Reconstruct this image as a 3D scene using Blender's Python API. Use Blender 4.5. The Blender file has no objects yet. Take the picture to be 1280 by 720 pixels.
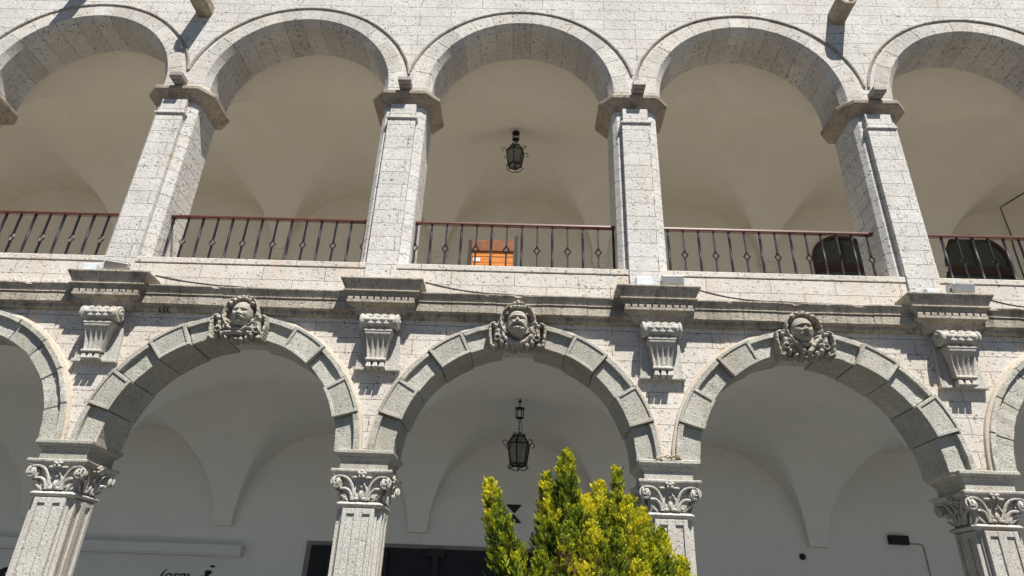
import bpy, bmesh, math, random
from mathutils import Vector, Matrix, noise
R = math.radians
PI = math.pi
rnd = random.Random(7)
sc = bpy.context.scene
COL = sc.collection

# ------------------------------------------------------------------ helpers
class MB:
    """collects verts and faces and links them as one mesh object"""
    def __init__(s):
        s.v = []; s.f = []; s.m = []
    def face(s, idx, mi=0):
        s.f.append(tuple(idx)); s.m.append(mi)
    def add(s, verts, faces, mi=0):
        o = len(s.v)
        s.v += [tuple(p) for p in verts]
        for f in faces:
            s.f.append(tuple(i + o for i in f)); s.m.append(mi)
    def box(s, x0, x1, y0, y1, z0, z1, mi=0):
        v = [(x0,y0,z0),(x1,y0,z0),(x1,y1,z0),(x0,y1,z0),(x0,y0,z1),(x1,y0,z1),(x1,y1,z1),(x0,y1,z1)]
        s.add(v, [(0,3,2,1),(4,5,6,7),(0,1,5,4),(1,2,6,5),(2,3,7,6),(3,0,4,7)], mi)
    def loft(s, rings, mi=0, cap=True, closed=True):
        """rings: lists of points with equal counts"""
        n = len(rings[0]); o = len(s.v)
        for r in rings: s.v += [tuple(p) for p in r]
        m = n if closed else n - 1
        for i in range(len(rings) - 1):
            for j in range(m):
                a = o + i*n + j; b = o + i*n + (j+1) % n
                s.face((a, b, b + n, a + n), mi)
        if cap:
            s.face([o + j for j in range(n)][::-1], mi)
            s.face([o + (len(rings)-1)*n + j for j in range(n)], mi)
    def prism(s, poly, axis, a, b, mi=0):
        """poly: 2D points; axis 'x': (y,z) points, 'y': (x,z), 'z': (x,y)"""
        def P(p, t):
            return (t, p[0], p[1]) if axis == 'x' else ((p[0], t, p[1]) if axis == 'y' else (p[0], p[1], t))
        s.loft([[P(p, a) for p in poly], [P(p, b) for p in poly]], mi)
    def lathe(s, prof, c=(0,0,0), n=16, mi=0, axis='z'):
        rings = []
        for (r, h) in prof:
            ring = []
            for k in range(n):
                t = 2*PI*k/n
                p = (r*math.cos(t), r*math.sin(t), h)
                if axis == 'x': p = (h, p[0], p[1])
                elif axis == 'y': p = (p[0], h, p[1])
                ring.append((c[0]+p[0], c[1]+p[1], c[2]+p[2]))
            rings.append(ring)
        s.loft(rings, mi)
    def tube(s, pts, rad, n=8, mi=0, flat=None):
        """round tube along a polyline; rad number or list"""
        pts = [Vector(p) for p in pts]
        L = len(pts)
        rings = []
        up = Vector((0, 0, 1))
        prev = None
        for i, p in enumerate(pts):
            t = (pts[min(i+1, L-1)] - pts[max(i-1, 0)])
            if t.length < 1e-9: t = Vector((0,0,1))
            t.normalize()
            if prev is None:
                a = t.cross(Vector((0,1,0)))
                if a.length < .1: a = t.cross(Vector((1,0,0)))
            else:
                a = prev - t*prev.dot(t)
                if a.length < 1e-6: a = t.cross(Vector((0,1,0)))
            a.normalize(); prev = a
            b = t.cross(a)
            r = rad[i] if isinstance(rad, (list, tuple)) else rad
            rings.append([p + a*(r*math.cos(2*PI*k/n)) + b*(r*(flat or 1)*math.sin(2*PI*k/n)) for k in range(n)])
        s.loft(rings, mi)
    def blob(s, c, r, n=10, m=7, mi=0):
        rx, ry, rz = (r, r, r) if not isinstance(r, (tuple, list)) else r
        rings = []
        for i in range(1, m):
            a = PI*i/m
            rings.append([(c[0]+rx*math.sin(a)*math.cos(2*PI*k/n), c[1]+ry*math.sin(a)*math.sin(2*PI*k/n), c[2]-rz*math.cos(a)) for k in range(n)])
        s.loft(rings, mi)
    def xform(s, M, start=0):
        for i in range(start, len(s.v)):
            s.v[i] = tuple(M @ Vector(s.v[i]))
    def build(s, name, mats, parent=None, loc=(0,0,0), smooth=None, bevel=0, seg=2):
        me = bpy.data.meshes.new(name)
        me.from_pydata(s.v, [], s.f)
        if not isinstance(mats, (list, tuple)): mats = [mats]
        for m in mats: me.materials.append(m)
        if len(mats) > 1: me.polygons.foreach_set('material_index', s.m)
        bm = bmesh.new(); bm.from_mesh(me)
        bmesh.ops.recalc_face_normals(bm, faces=bm.faces)
        bm.to_mesh(me); bm.free()
        if smooth is not None:
            me.polygons.foreach_set('use_smooth', [True]*len(me.polygons))
            me.set_sharp_from_angle(angle=R(smooth))
        me.update()
        o = bpy.data.objects.new(name, me)
        COL.objects.link(o)
        o.parent = parent
        o.location = loc
        if bevel:
            b = o.modifiers.new('bevel', 'BEVEL'); b.width = bevel; b.segments = seg
            b.limit_method = 'ANGLE'; b.angle_limit = R(35)
        return o

def tag(o, label=None, cat=None, group=None, kind=None):
    if label: o['label'] = label
    if cat: o['category'] = cat
    if group: o['group'] = group
    if kind: o['kind'] = kind
    return o

def empty(name, loc=(0,0,0), parent=None, rz=0):
    o = bpy.data.objects.new(name, None); COL.objects.link(o)
    o.location = loc; o.parent = parent; o.rotation_euler = (0,0,rz)
    o.empty_display_size = .1
    return o

KIDS = {}
def kids(o):
    return [c for c in COL.objects if c.parent == o]
def copy_tree(o, parent=None, loc=None):
    c = o.copy(); COL.objects.link(c); c.parent = parent
    if loc is not None: c.location = loc
    for ch in kids(o): copy_tree(ch, c)
    return c

# ------------------------------------------------------------------ materials
def nodes_of(name):
    m = bpy.data.materials.new(name); m.use_nodes = True
    nt = m.node_tree
    for n in list(nt.nodes): nt.nodes.remove(n)
    out = nt.nodes.new('ShaderNodeOutputMaterial')
    b = nt.nodes.new('ShaderNodeBsdfPrincipled')
    nt.links.new(b.outputs[0], out.inputs[0])
    return m, nt, b
def N(nt, t, **k):
    n = nt.nodes.new(t)
    for a, v in k.items():
        if a.startswith('i_'): n.inputs[a[2:].replace('_', ' ')].default_value = v
        else: setattr(n, a, v)
    return n
def ramp(nt, fac, stops, interp='LINEAR'):
    r = nt.nodes.new('ShaderNodeValToRGB'); r.color_ramp.interpolation = interp
    el = r.color_ramp.elements
    while len(el) < len(stops): el.new(.5)
    for e, (p, c) in zip(el, stops):
        e.position = p
        e.color = c if len(c) == 4 else (*c, 1)
    nt.links.new(fac, r.inputs[0]); return r.outputs[0]
def g(v): return (v, v, v, 1)
def mix(nt, fac, a, b, mode='MIX'):
    n = nt.nodes.new('ShaderNodeMix'); n.data_type = 'RGBA'; n.blend_type = mode
    for i, v in ((0, fac), (6, a), (7, b)):
        if isinstance(v, (int, float)): n.inputs[i].default_value = v
        elif isinstance(v, tuple): n.inputs[i].default_value = v if len(v) == 4 else (*v, 1)
        else: nt.links.new(v, n.inputs[i])
    return n.outputs[2]
def math_(nt, op, a, b=0.0):
    n = nt.nodes.new('ShaderNodeMath'); n.operation = op
    for i, v in enumerate((a, b)):
        if isinstance(v, (int, float)): n.inputs[i].default_value = v
        else: nt.links.new(v, n.inputs[i])
    return n.outputs[0]
def noise_(nt, vec, scale, detail=4, rough=.55, dist=0):
    n = N(nt, 'ShaderNodeTexNoise'); n.inputs['Scale'].default_value = scale
    n.inputs['Detail'].default_value = detail; n.inputs['Roughness'].default_value = rough
    n.inputs['Distortion'].default_value = dist
    nt.links.new(vec, n.inputs['Vector']); return n.outputs[0]
def vscale(nt, vec, s):
    m = N(nt, 'ShaderNodeMapping'); m.inputs['Scale'].default_value = s
    nt.links.new(vec, m.inputs['Vector']); return m.outputs[0]

def stone(name, base, dark, light, pits=.5, pit_scale=9, joints=None, stain=None, stain_amt=.35, bump=.35, grain=.25, island=.0, rough=.9, pit_col=(.10,.09,.08), grain_scale=70, joint_col=None, streak=0):
    """weathered masonry in world coordinates so that no two blocks repeat"""
    m, nt, b = nodes_of(name)
    L = nt.links
    geo = N(nt, 'ShaderNodeNewGeometry'); pos = geo.outputs['Position']
    n1 = noise_(nt, pos, 1.3, 6, .6)
    c = mix(nt, ramp(nt, n1, [(.35, g(0)), (.68, g(1))]), (*dark, 1), (*light, 1))
    c = mix(nt, .5, c, (*base, 1))
    # mottling at hand size
    n2 = noise_(nt, pos, 11, 5, .65)
    c = mix(nt, math_(nt, 'MULTIPLY', ramp(nt, n2, [(.45, g(0)), (.75, g(1))]), .45), c, (*dark, 1))
    # grain speckle
    n3 = noise_(nt, pos, grain_scale, 3, .7)
    sp = ramp(nt, n3, [(.30, g(1 - grain*1.6)), (.5, g(1)), (.72, g(1 + grain*.5))])
    c = mix(nt, 1, c, sp, 'MULTIPLY')
    height = math_(nt, 'ADD', math_(nt, 'MULTIPLY', n2, .35), math_(nt, 'MULTIPLY', n3, .25))
    if stain:
        st = noise_(nt, vscale(nt, pos, (1.6, 1.6, .45)), 1.5, 5, .62)
        sm = ramp(nt, st, [(.50, g(0)), (.72, g(1))])
        c = mix(nt, math_(nt, 'MULTIPLY', sm, stain_amt), c, (*stain, 1))
    if streak:
        sk = noise_(nt, vscale(nt, pos, (7, 7, .45)), 1.4, 6, .7)
        c = mix(nt, math_(nt, 'MULTIPLY', ramp(nt, sk, [(.52, g(0)), (.70, g(1))]), streak), c, (.085, .075, .06, 1))
    if pits:
        d = noise_(nt, pos, 14, 3, .6)
        warp = N(nt, 'ShaderNodeVectorMath', operation='MULTIPLY_ADD')
        dv = N(nt, 'ShaderNodeTexNoise'); dv.inputs['Scale'].default_value = 22; L.new(pos, dv.inputs['Vector'])
        L.new(dv.outputs['Color'], warp.inputs[0]); warp.inputs[1].default_value = (.07,)*3; L.new(pos, warp.inputs[2])
        allp = None
        for (sc_, r0, keep) in ((pit_scale, .23, .68), (pit_scale*2.1, .32, .55), (pit_scale*4.2, .32, .55)):
            vo = N(nt, 'ShaderNodeTexVoronoi'); vo.inputs['Scale'].default_value = sc_
            L.new(warp.outputs[0], vo.inputs['Vector'])
            sep = N(nt, 'ShaderNodeSeparateColor'); L.new(vo.outputs['Color'], sep.inputs[0])
            pm = math_(nt, 'MULTIPLY', ramp(nt, vo.outputs['Distance'], [(r0*.55, g(1)), (r0*1.35, g(0))]), ramp(nt, sep.outputs[0], [(keep-.05, g(0)), (keep+.25, g(1))]))
            allp = pm if allp is None else math_(nt, 'MAXIMUM', allp, pm)
        dens = ramp(nt, noise_(nt, pos, 1.9, 4, .6), [(.34, g(.30)), (.58, g(1))])
        allp = math_(nt, 'MULTIPLY', allp, dens)
        c = mix(nt, math_(nt, 'MULTIPLY', allp, pits), c, (*pit_col, 1))
        height = math_(nt, 'SUBTRACT', height, math_(nt, 'MULTIPLY', allp, .9))
    if joints:
        bw, bh, amt = joints
        sx = N(nt, 'ShaderNodeSeparateXYZ'); L.new(pos, sx.inputs[0])
        wob = noise_(nt, pos, 2.5, 3, .5)
        cx = N(nt, 'ShaderNodeCombineXYZ'); L.new(math_(nt, 'ADD', sx.outputs[0], math_(nt, 'MULTIPLY', sx.outputs[1], 1.0)), cx.inputs[0])
        L.new(math_(nt, 'ADD', sx.outputs[2], math_(nt, 'MULTIPLY', wob, .02)), cx.inputs[1])
        bt = N(nt, 'ShaderNodeTexBrick'); bt.offset = .5
        bt.inputs['Scale'].default_value = 1; bt.inputs['Brick Width'].default_value = bw; bt.inputs['Row Height'].default_value = bh
        bt.inputs['Mortar Size'].default_value = .0045; bt.inputs['Mortar Smooth'].default_value = .3
        bt.inputs['Color1'].default_value = g(.95); bt.inputs['Color2'].default_value = g(1.03)
        L.new(cx.outputs[0], bt.inputs['Vector'])
        c = mix(nt, .8, c, bt.outputs['Color'], 'MULTIPLY')
        br = noise_(nt, pos, 1.7, 3, .6)
        jm = math_(nt, 'MULTIPLY', bt.outputs['Fac'], ramp(nt, br, [(.45, g(.05)), (.66, g(1))]))
        jm = math_(nt, 'MULTIPLY', jm, amt)
        c = mix(nt, jm, c, (*(joint_col or (.16,.13,.11)), 1))
        height = math_(nt, 'SUBTRACT', height, math_(nt, 'MULTIPLY', jm, .8))
    if island:
        oi = N(nt, 'ShaderNodeObjectInfo')
        rp = ramp(nt, math_(nt, 'FRACT', math_(nt, 'ADD', geo.outputs['Random Per Island'], oi.outputs['Random'])), [(0, g(1 - island)), (1, g(1 + island*.45))])
        c = mix(nt, 1, c, rp, 'MULTIPLY')
    L.new(c, b.inputs['Base Color'])
    b.inputs['Roughness'].default_value = rough
    b.inputs['Specular IOR Level'].default_value = .25
    bp = N(nt, 'ShaderNodeBump'); bp.inputs['Strength'].default_value = bump; bp.inputs['Distance'].default_value = .03
    L.new(height, bp.inputs['Height']); L.new(bp.outputs[0], b.inputs['Normal'])
    return m

def plain(name, col, rough=.6, metal=0, var=.15, scale=6, bump=0, spec=.4):
    m, nt, b = nodes_of(name)
    geo = N(nt, 'ShaderNodeNewGeometry')
    n = noise_(nt, geo.outputs['Position'], scale, 5, .6)
    c = mix(nt, 1, (*col, 1), ramp(nt, n, [(.3, g(1 - var)), (.7, g(1 + var*.6))]), 'MULTIPLY')
    nt.links.new(c, b.inputs['Base Color'])
    b.inputs['Roughness'].default_value = rough; b.inputs['Metallic'].default_value = metal
    b.inputs['Specular IOR Level'].default_value = spec
    if bump:
        bp = N(nt, 'ShaderNodeBump'); bp.inputs['Strength'].default_value = bump; bp.inputs['Distance'].default_value = .02
        nt.links.new(n, bp.inputs['Height']); nt.links.new(bp.outputs[0], b.inputs['Normal'])
    return m

def plaster(name, col, dirt, amt=.25):
    m, nt, b = nodes_of(name)
    geo = N(nt, 'ShaderNodeNewGeometry'); pos = geo.outputs['Position']
    n1 = noise_(nt, pos, .55, 5, .55); n2 = noise_(nt, vscale(nt, pos, (2, 2, .6)), 1.6, 6, .65)
    c = mix(nt, math_(nt, 'MULTIPLY', ramp(nt, n1, [(.4, g(0)), (.7, g(1))]), amt), (*col, 1), (*dirt, 1))
    c = mix(nt, math_(nt, 'MULTIPLY', ramp(nt, n2, [(.55, g(0)), (.8, g(1))]), amt*.7), c, (*dirt, 1))
    # hairline cracks and a few patched areas
    vo = N(nt, 'ShaderNodeTexVoronoi', feature='DISTANCE_TO_EDGE'); vo.inputs['Scale'].default_value = .55
    wv = N(nt, 'ShaderNodeVectorMath', operation='MULTIPLY_ADD'); nz = N(nt, 'ShaderNodeTexNoise'); nz.inputs['Scale'].default_value = 2.2; nz.inputs['Detail'].default_value = 6
    nt.links.new(pos, nz.inputs['Vector']); nt.links.new(nz.outputs['Color'], wv.inputs[0]); wv.inputs[1].default_value = (.5,.5,.5); nt.links.new(pos, wv.inputs[2])
    nt.links.new(wv.outputs[0], vo.inputs['Vector'])
    ck = math_(nt, 'MULTIPLY', ramp(nt, vo.outputs['Distance'], [(.0, g(1)), (.006, g(0))]), ramp(nt, noise_(nt, pos, .8, 2, .5), [(.52, g(0)), (.62, g(1))]))
    c = mix(nt, math_(nt, 'MULTIPLY', ck, .2), c, (.30,.28,.25,1))
    pt = noise_(nt, pos, .9, 2, .4, 1.2)
    c = mix(nt, math_(nt, 'MULTIPLY', ramp(nt, pt, [(.60, g(0)), (.63, g(1))]), .12), c, (.85,.83,.78,1))
    nt.links.new(c, b.inputs['Base Color']); b.inputs['Roughness'].default_value = .85
    b.inputs['Specular IOR Level'].default_value = .2
    bp = N(nt, 'ShaderNodeBump'); bp.inputs['Strength'].default_value = .12; bp.inputs['Distance'].default_value = .02
    nt.links.new(noise_(nt, pos, 9, 4, .6), bp.inputs['Height']); nt.links.new(bp.outputs[0], b.inputs['Normal'])
    return m

M = {}
M['sillar'] = stone('sillar_upper', (.63,.61,.57), (.46,.44,.41), (.71,.69,.655), pits=.72, pit_scale=9.5, joints=(1.15,.245,.26), stain=(.52,.42,.31), stain_amt=.35, bump=.35)
M['sillar_low'] = stone('sillar_lower', (.63,.59,.53), (.48,.44,.385), (.71,.67,.61), pits=.78, pit_scale=10, joints=(.95,.225,.24), stain=(.58,.40,.26), stain_amt=.45, bump=.3, joint_col=(.42,.27,.17))
M['sillar_ring'] = stone('sillar_arch_ring', (.60,.57,.52), (.45,.42,.37), (.68,.65,.60), pits=.7, pit_scale=8, stain=(.45,.34,.24), stain_amt=.35, bump=.3, island=.16)
M['granite'] = stone('grey_voussoir_stone', (.49,.475,.415), (.36,.35,.30), (.57,.555,.495), pits=.25, pit_scale=14, stain=(.36,.30,.23), stain_amt=.55, bump=.4, grain=.5, grain_scale=75, island=.18, streak=.22)
M['mortar'] = stone('ochre_mortar', (.54,.46,.37), (.40,.34,.28), (.60,.53,.44), pits=.2, pit_scale=12, bump=.25, grain=.2)
M['capstone'] = stone('capital_stone', (.52,.50,.45), (.38,.36,.32), (.60,.58,.53), pits=.3, pit_scale=13, stain=(.40,.31,.21), stain_amt=.5, bump=.35, grain=.42, streak=.3)
M['cornice'] = stone('cornice_stone', (.45,.405,.335), (.26,.225,.18), (.56,.505,.42), pits=.35, pit_scale=11, stain=(.17,.14,.105), stain_amt=.7, bump=.5, grain=.4, streak=.8)  # weathering, with stain and streaks deepened to paint in underside shade
M['dirty'] = stone('stained_capital_stone', (.38,.32,.25), (.22,.18,.13), (.48,.42,.34), pits=.5, pit_scale=10, stain=(.18,.125,.08), stain_amt=.65, bump=.4, streak=.6)
M['carved'] = stone('carved_stone', (.40,.375,.32), (.26,.235,.195), (.48,.45,.39), pits=.2, pit_scale=16, stain=(.22,.18,.13), stain_amt=.6, bump=.25, grain=.35, streak=.35)
M['plaster_up'] = plaster('cream_plaster', (.74,.68,.575), (.62,.555,.455))
M['plaster_low'] = plaster('white_plaster', (.72,.715,.68), (.60,.585,.55))
M['iron'] = plain('wrought_iron', (.028,.030,.036), .45, .6, .3, 30, spec=.5)
M['handrail'] = plain('varnished_handrail', (.105,.030,.018), .4, 0, .35, 12, spec=.5)
M['alu'] = plain('grey_aluminium', (.50,.49,.46), .38, .7, .12, 14)
M['lampbox'] = plain('weathered_lamp_housing', (.30,.27,.24), .6, .1, .3, 18)
M['palebox'] = plain('pale_grey_plastic', (.60,.63,.66), .4, 0, .08, 8)
M['glass_front'] = plain('floodlight_glass', (.10,.11,.12), .1, 0, .1, 5, spec=.8)
M['black'] = plain('black_paint', (.012,.012,.014), .6, 0, .2, 8)
M['shutter'] = plain('dark_slats', (.010,.011,.013), .5, .1, .25, 5)
M['white'] = plain('white_painted_metal', (.66,.66,.64), .5, 0, .06, 4)
M['cable'] = plain('black_cable', (.05,.045,.04), .6, 0, .3, 20)
M['gravelroof'] = plain('roof_screed', (.60,.58,.54), .9)
M['darkglass'] = plain('dark_window_glass', (.030,.045,.038), .12, 0, .2, 3, spec=.8)
M['winwood'] = plain('dark_red_window_wood', (.055,.022,.014), .5, 0, .3, 14)

def wood():
    m, nt, b = nodes_of('orange_wood')
    geo = N(nt, 'ShaderNodeNewGeometry'); pos = geo.outputs['Position']
    n = noise_(nt, vscale(nt, pos, (1.5, 1.5, 28)), 2.2, 5, .6, .6)
    c = ramp(nt, n, [(.3, (.33,.095,.013)), (.55, (.60,.20,.026)), (.8, (.70,.28,.048))])
    nt.links.new(c, b.inputs['Base Color']); b.inputs['Roughness'].default_value = .4
    return m
M['wood'] = wood()

def lantern_glass():
    m, nt, b = nodes_of('dusty_lantern_glass')
    geo = N(nt, 'ShaderNodeNewGeometry')
    n = noise_(nt, geo.outputs['Position'], 14, 4, .6)
    nt.links.new(ramp(nt, n, [(.3, (.15,.145,.125)), (.7, (.26,.25,.22))]), b.inputs['Base Color'])
    b.inputs['Roughness'].default_value = .25
    b.inputs['Alpha'].default_value = .72
    return m
M['lglass'] = lantern_glass()

def paving(name, c1, c2):
    m, nt, b = nodes_of(name)
    geo = N(nt, 'ShaderNodeNewGeometry'); pos = geo.outputs['Position']
    bt = N(nt, 'ShaderNodeTexBrick'); bt.inputs['Scale'].default_value = 1
    bt.inputs['Brick Width'].default_value = .8; bt.inputs['Row Height'].default_value = .5; bt.inputs['Mortar Size'].default_value = .008
    bt.inputs['Color1'].default_value = (*c1,1); bt.inputs['Color2'].default_value = (*c2,1); bt.inputs['Mortar'].default_value = (.04,.038,.034,1)
    nt.links.new(pos, bt.inputs['Vector'])
    n = noise_(nt, pos, 3, 6, .65)
    c = mix(nt, 1, bt.outputs['Color'], ramp(nt, n, [(.3, g(.8)), (.7, g(1.1))]), 'MULTIPLY')
    nt.links.new(c, b.inputs['Base Color']); b.inputs['Roughness'].default_value = .8
    return m
M['paving'] = paving('plaza_paving', (.042,.040,.036), (.056,.053,.048))
M['tiles'] = paving('arcade_tiles', (.235,.231,.213), (.285,.28,.258))

def leafmat():
    m, nt, b = nodes_of('golden_cypress_foliage')
    at = N(nt, 'ShaderNodeAttribute', attribute_name='tint')
    geo = N(nt, 'ShaderNodeNewGeometry')
    sep = N(nt, 'ShaderNodeSeparateColor'); nt.links.new(at.outputs['Color'], sep.inputs[0])
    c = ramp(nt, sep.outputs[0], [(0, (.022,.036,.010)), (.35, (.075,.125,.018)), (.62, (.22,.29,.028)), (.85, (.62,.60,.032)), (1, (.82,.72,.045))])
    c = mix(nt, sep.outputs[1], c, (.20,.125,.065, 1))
    nt.links.new(c, b.inputs['Base Color'])
    b.inputs['Roughness'].default_value = .6; b.inputs['Specular IOR Level'].default_value = .3
    tr = N(nt, 'ShaderNodeBsdfTranslucent'); nt.links.new(c, tr.inputs[0])
    ms = N(nt, 'ShaderNodeMixShader'); ms.inputs[0].default_value = .34
    nt.links.new(b.outputs[0], ms.inputs[1]); nt.links.new(tr.outputs[0], ms.inputs[2])
    out = [n for n in nt.nodes if n.type == 'OUTPUT_MATERIAL'][0]
    nt.links.new(ms.outputs[0], out.inputs[0])
    return m
M['leaf'] = leafmat()
M['bark'] = plain('cypress_bark', (.14,.09,.06), .9, 0, .35, 16, .4)

# ------------------------------------------------------------------ measures
XC = [-12.0, -8.0, -4.0, 0.0, 3.97, 8.07, 12.15, 16.25]       # column axes
UX = -.12                                                      # upper storey stands a hand to the left
ZS = 3.52; RI = 1.60; RO = 1.93                                # lower arches
ZU = 9.96; RU = 1.656                                          # upper arches
WB = 5.5                                                       # back wall
XMIN, XMAX = XC[0] - .5, XC[-1] + .5
MID = [(a + b)/2 for a, b in zip(XC, XC[1:])]

bld = empty('arcade_building')
tag(bld, 'two storey arcade building of pale stone with round arches and carved masks', 'building')

# ------------------------------------------------------------------ ground
gb = MB()
gb.add([(-120,-160,0),(120,-160,0),(120,40,0),(-120,40,0)], [(0,1,2,3)])
tag(gb.build('ground', M['paving']), 'stone paved plaza in front of the arcade', 'ground', kind='structure')

# ------------------------------------------------------------------ walls with round openings
def arch_wall(mb, centres, r, zs, ztop, y0, y1, xs, zfoot, n=36, rz=None):
    """front and back skins above round openings plus the soffits between them"""
    rz = rz or r
    for i, xc in enumerate(centres):
        xl, xr = xs[i], xs[i+1]
        pts = [(xc - r*math.cos(PI*k/n), zs + rz*math.sin(PI*k/n)) for k in range(n+1)]
        if zfoot < zs - 1e-6: pts = [(xc - r, zfoot)] + pts + [(xc + r, zfoot)]
        for y in (y0, y1):
            o = len(mb.v)
            for (x, z) in pts: mb.v.append((x, y, z))
            for (x, z) in pts: mb.v.append((x, y, ztop))
            k = len(pts)
            for j in range(k-1):
                if abs(pts[j][0]-pts[j+1][0]) > 1e-6:
                    mb.face((o+j, o+j+1, o+k+j+1, o+k+j))
            mb.add([(xl,y,zfoot),(xc-r,y,zfoot),(xc-r,y,zs),(xc-r,y,ztop),(xl,y,ztop)], [(0,1,2,3,4)])
            mb.add([(xc+r,y,zfoot),(xr,y,zfoot),(xr,y,ztop),(xc+r,y,ztop),(xc+r,y,zs)], [(0,1,2,3,4)])
        o = len(mb.v)
        for (x, z) in pts: mb.v.append((x, y0, z))
        for (x, z) in pts: mb.v.append((x, y1, z))
        k = len(pts)
        for j in range(k-1): mb.face((o+j, o+j+1, o+k+j+1, o+k+j))
        mb.add([(xl,y0,zfoot),(xc-r,y0,zfoot),(xc-r,y1,zfoot),(xl,y1,zfoot)], [(0,1,2,3)])
        mb.add([(xc+r,y0,zfoot),(xr,y0,zfoot),(xr,y1,zfoot),(xc+r,y1,zfoot)], [(0,1,2,3)])

w = MB()
arch_wall(w, MID, RI + .03, ZS, 5.84, 0, .56, XC, 3.5)
w.build('lower_wall', M['sillar_low'], bld)

w = MB()
arch_wall(w, [m + UX for m in MID], RU + .10, ZU, 13.6, .06, .86, [x + UX for x in XC], 9.72)
w.build('upper_wall', M['sillar'], bld)

# parapet band below the upper openings, with a slightly proud coping
p = MB()
p.box(XMIN, XMAX, 0, .80, 5.845, 6.30)
p.box(XMIN, XMAX, -.012, .82, 6.302, 6.40)
p.build('parapet', M['sillar_low'], bld, bevel=.012)

# ------------------------------------------------------------------ cornice
CPROF = [(.02,5.90),(-.06,5.865),(-.205,5.825),(-.205,5.808),(-.19,5.79),(-.163,5.745),(-.146,5.712),(-.168,5.706),(-.168,5.69),(-.143,5.684),(-.140,5.674),(-.152,5.668),(-.152,5.548),(-.075,5.535),(-.07,5.49),(-.045,5.47),(.02,5.455)]
for i, (a, b) in enumerate(zip(XC, XC[1:])):
    c = MB()
    n = 5
    xs = [a + .36 + (b - a - .72)*k/n for k in range(n+1)]
    for k in range(n):
        dz = rnd.uniform(-.006, .006); dy = rnd.uniform(-.006, .004)
        xa, xb = xs[k] + (.003 if k else 0), xs[k+1] - (.003 if k < n-1 else 0)
        rings = []
        m_ = 14
        for q in range(m_ + 1):
            x = xa + (xb - xa)*q/m_
            chip = max(0, noise.noise(Vector((x*4.3, 7, i))) - .28)*.11
            ring = []
            for (y, z) in CPROF:
                w_ = .004*noise.noise(Vector((x*5, z*9, 3)))
                yy = y + (dy + w_ if y < 0 else 0)
                if y < -.19: yy += chip
                ring.append((x, yy, z + dz + .003*noise.noise(Vector((x*3, z*5, 11)))))
            rings.append(ring)
        c.loft(rings)
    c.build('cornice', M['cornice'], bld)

# projecting cornice blocks over the brackets
def cornice_block():
    c = MB()
    def ring(hw, yf, z): return [(-hw, yf, z), (hw, yf, z), (hw, .02, z), (-hw, .02, z)]
    prof = [(.565,-.335,5.985),(.597,-.368,5.968),(.597,-.368,5.946),(.585,-.352,5.925),(.550,-.310,5.855),(.528,-.286,5.805),(.548,-.312,5.797),(.548,-.312,5.775),(.51,-.262,5.768),(.50,-.250,5.735),(.475,-.235,5.700)]
    c.loft([ring(*q) for q in prof])
    # dentil course
    c.loft([ring(.490,-.275,5.655), ring(.490,-.275,5.612), ring(.47,-.225,5.598), ring(.40,-.17,5.575), ring(.36,-.14,5.50), ring(.30,-.10,5.455)])
    nd = 10
    for k in range(nd):
        x = -.490 + .980*(k + .5)/nd
        c.box(x - .037, x + .037, -.275, .02, 5.6555, 5.6995)
    c.box(-.45, .45, -.222, .02, 5.656, 5.699)
    return c
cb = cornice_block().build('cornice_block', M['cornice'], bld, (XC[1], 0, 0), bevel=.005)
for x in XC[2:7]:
    copy_tree(cb, bld, (x, 0, 0))

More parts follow.
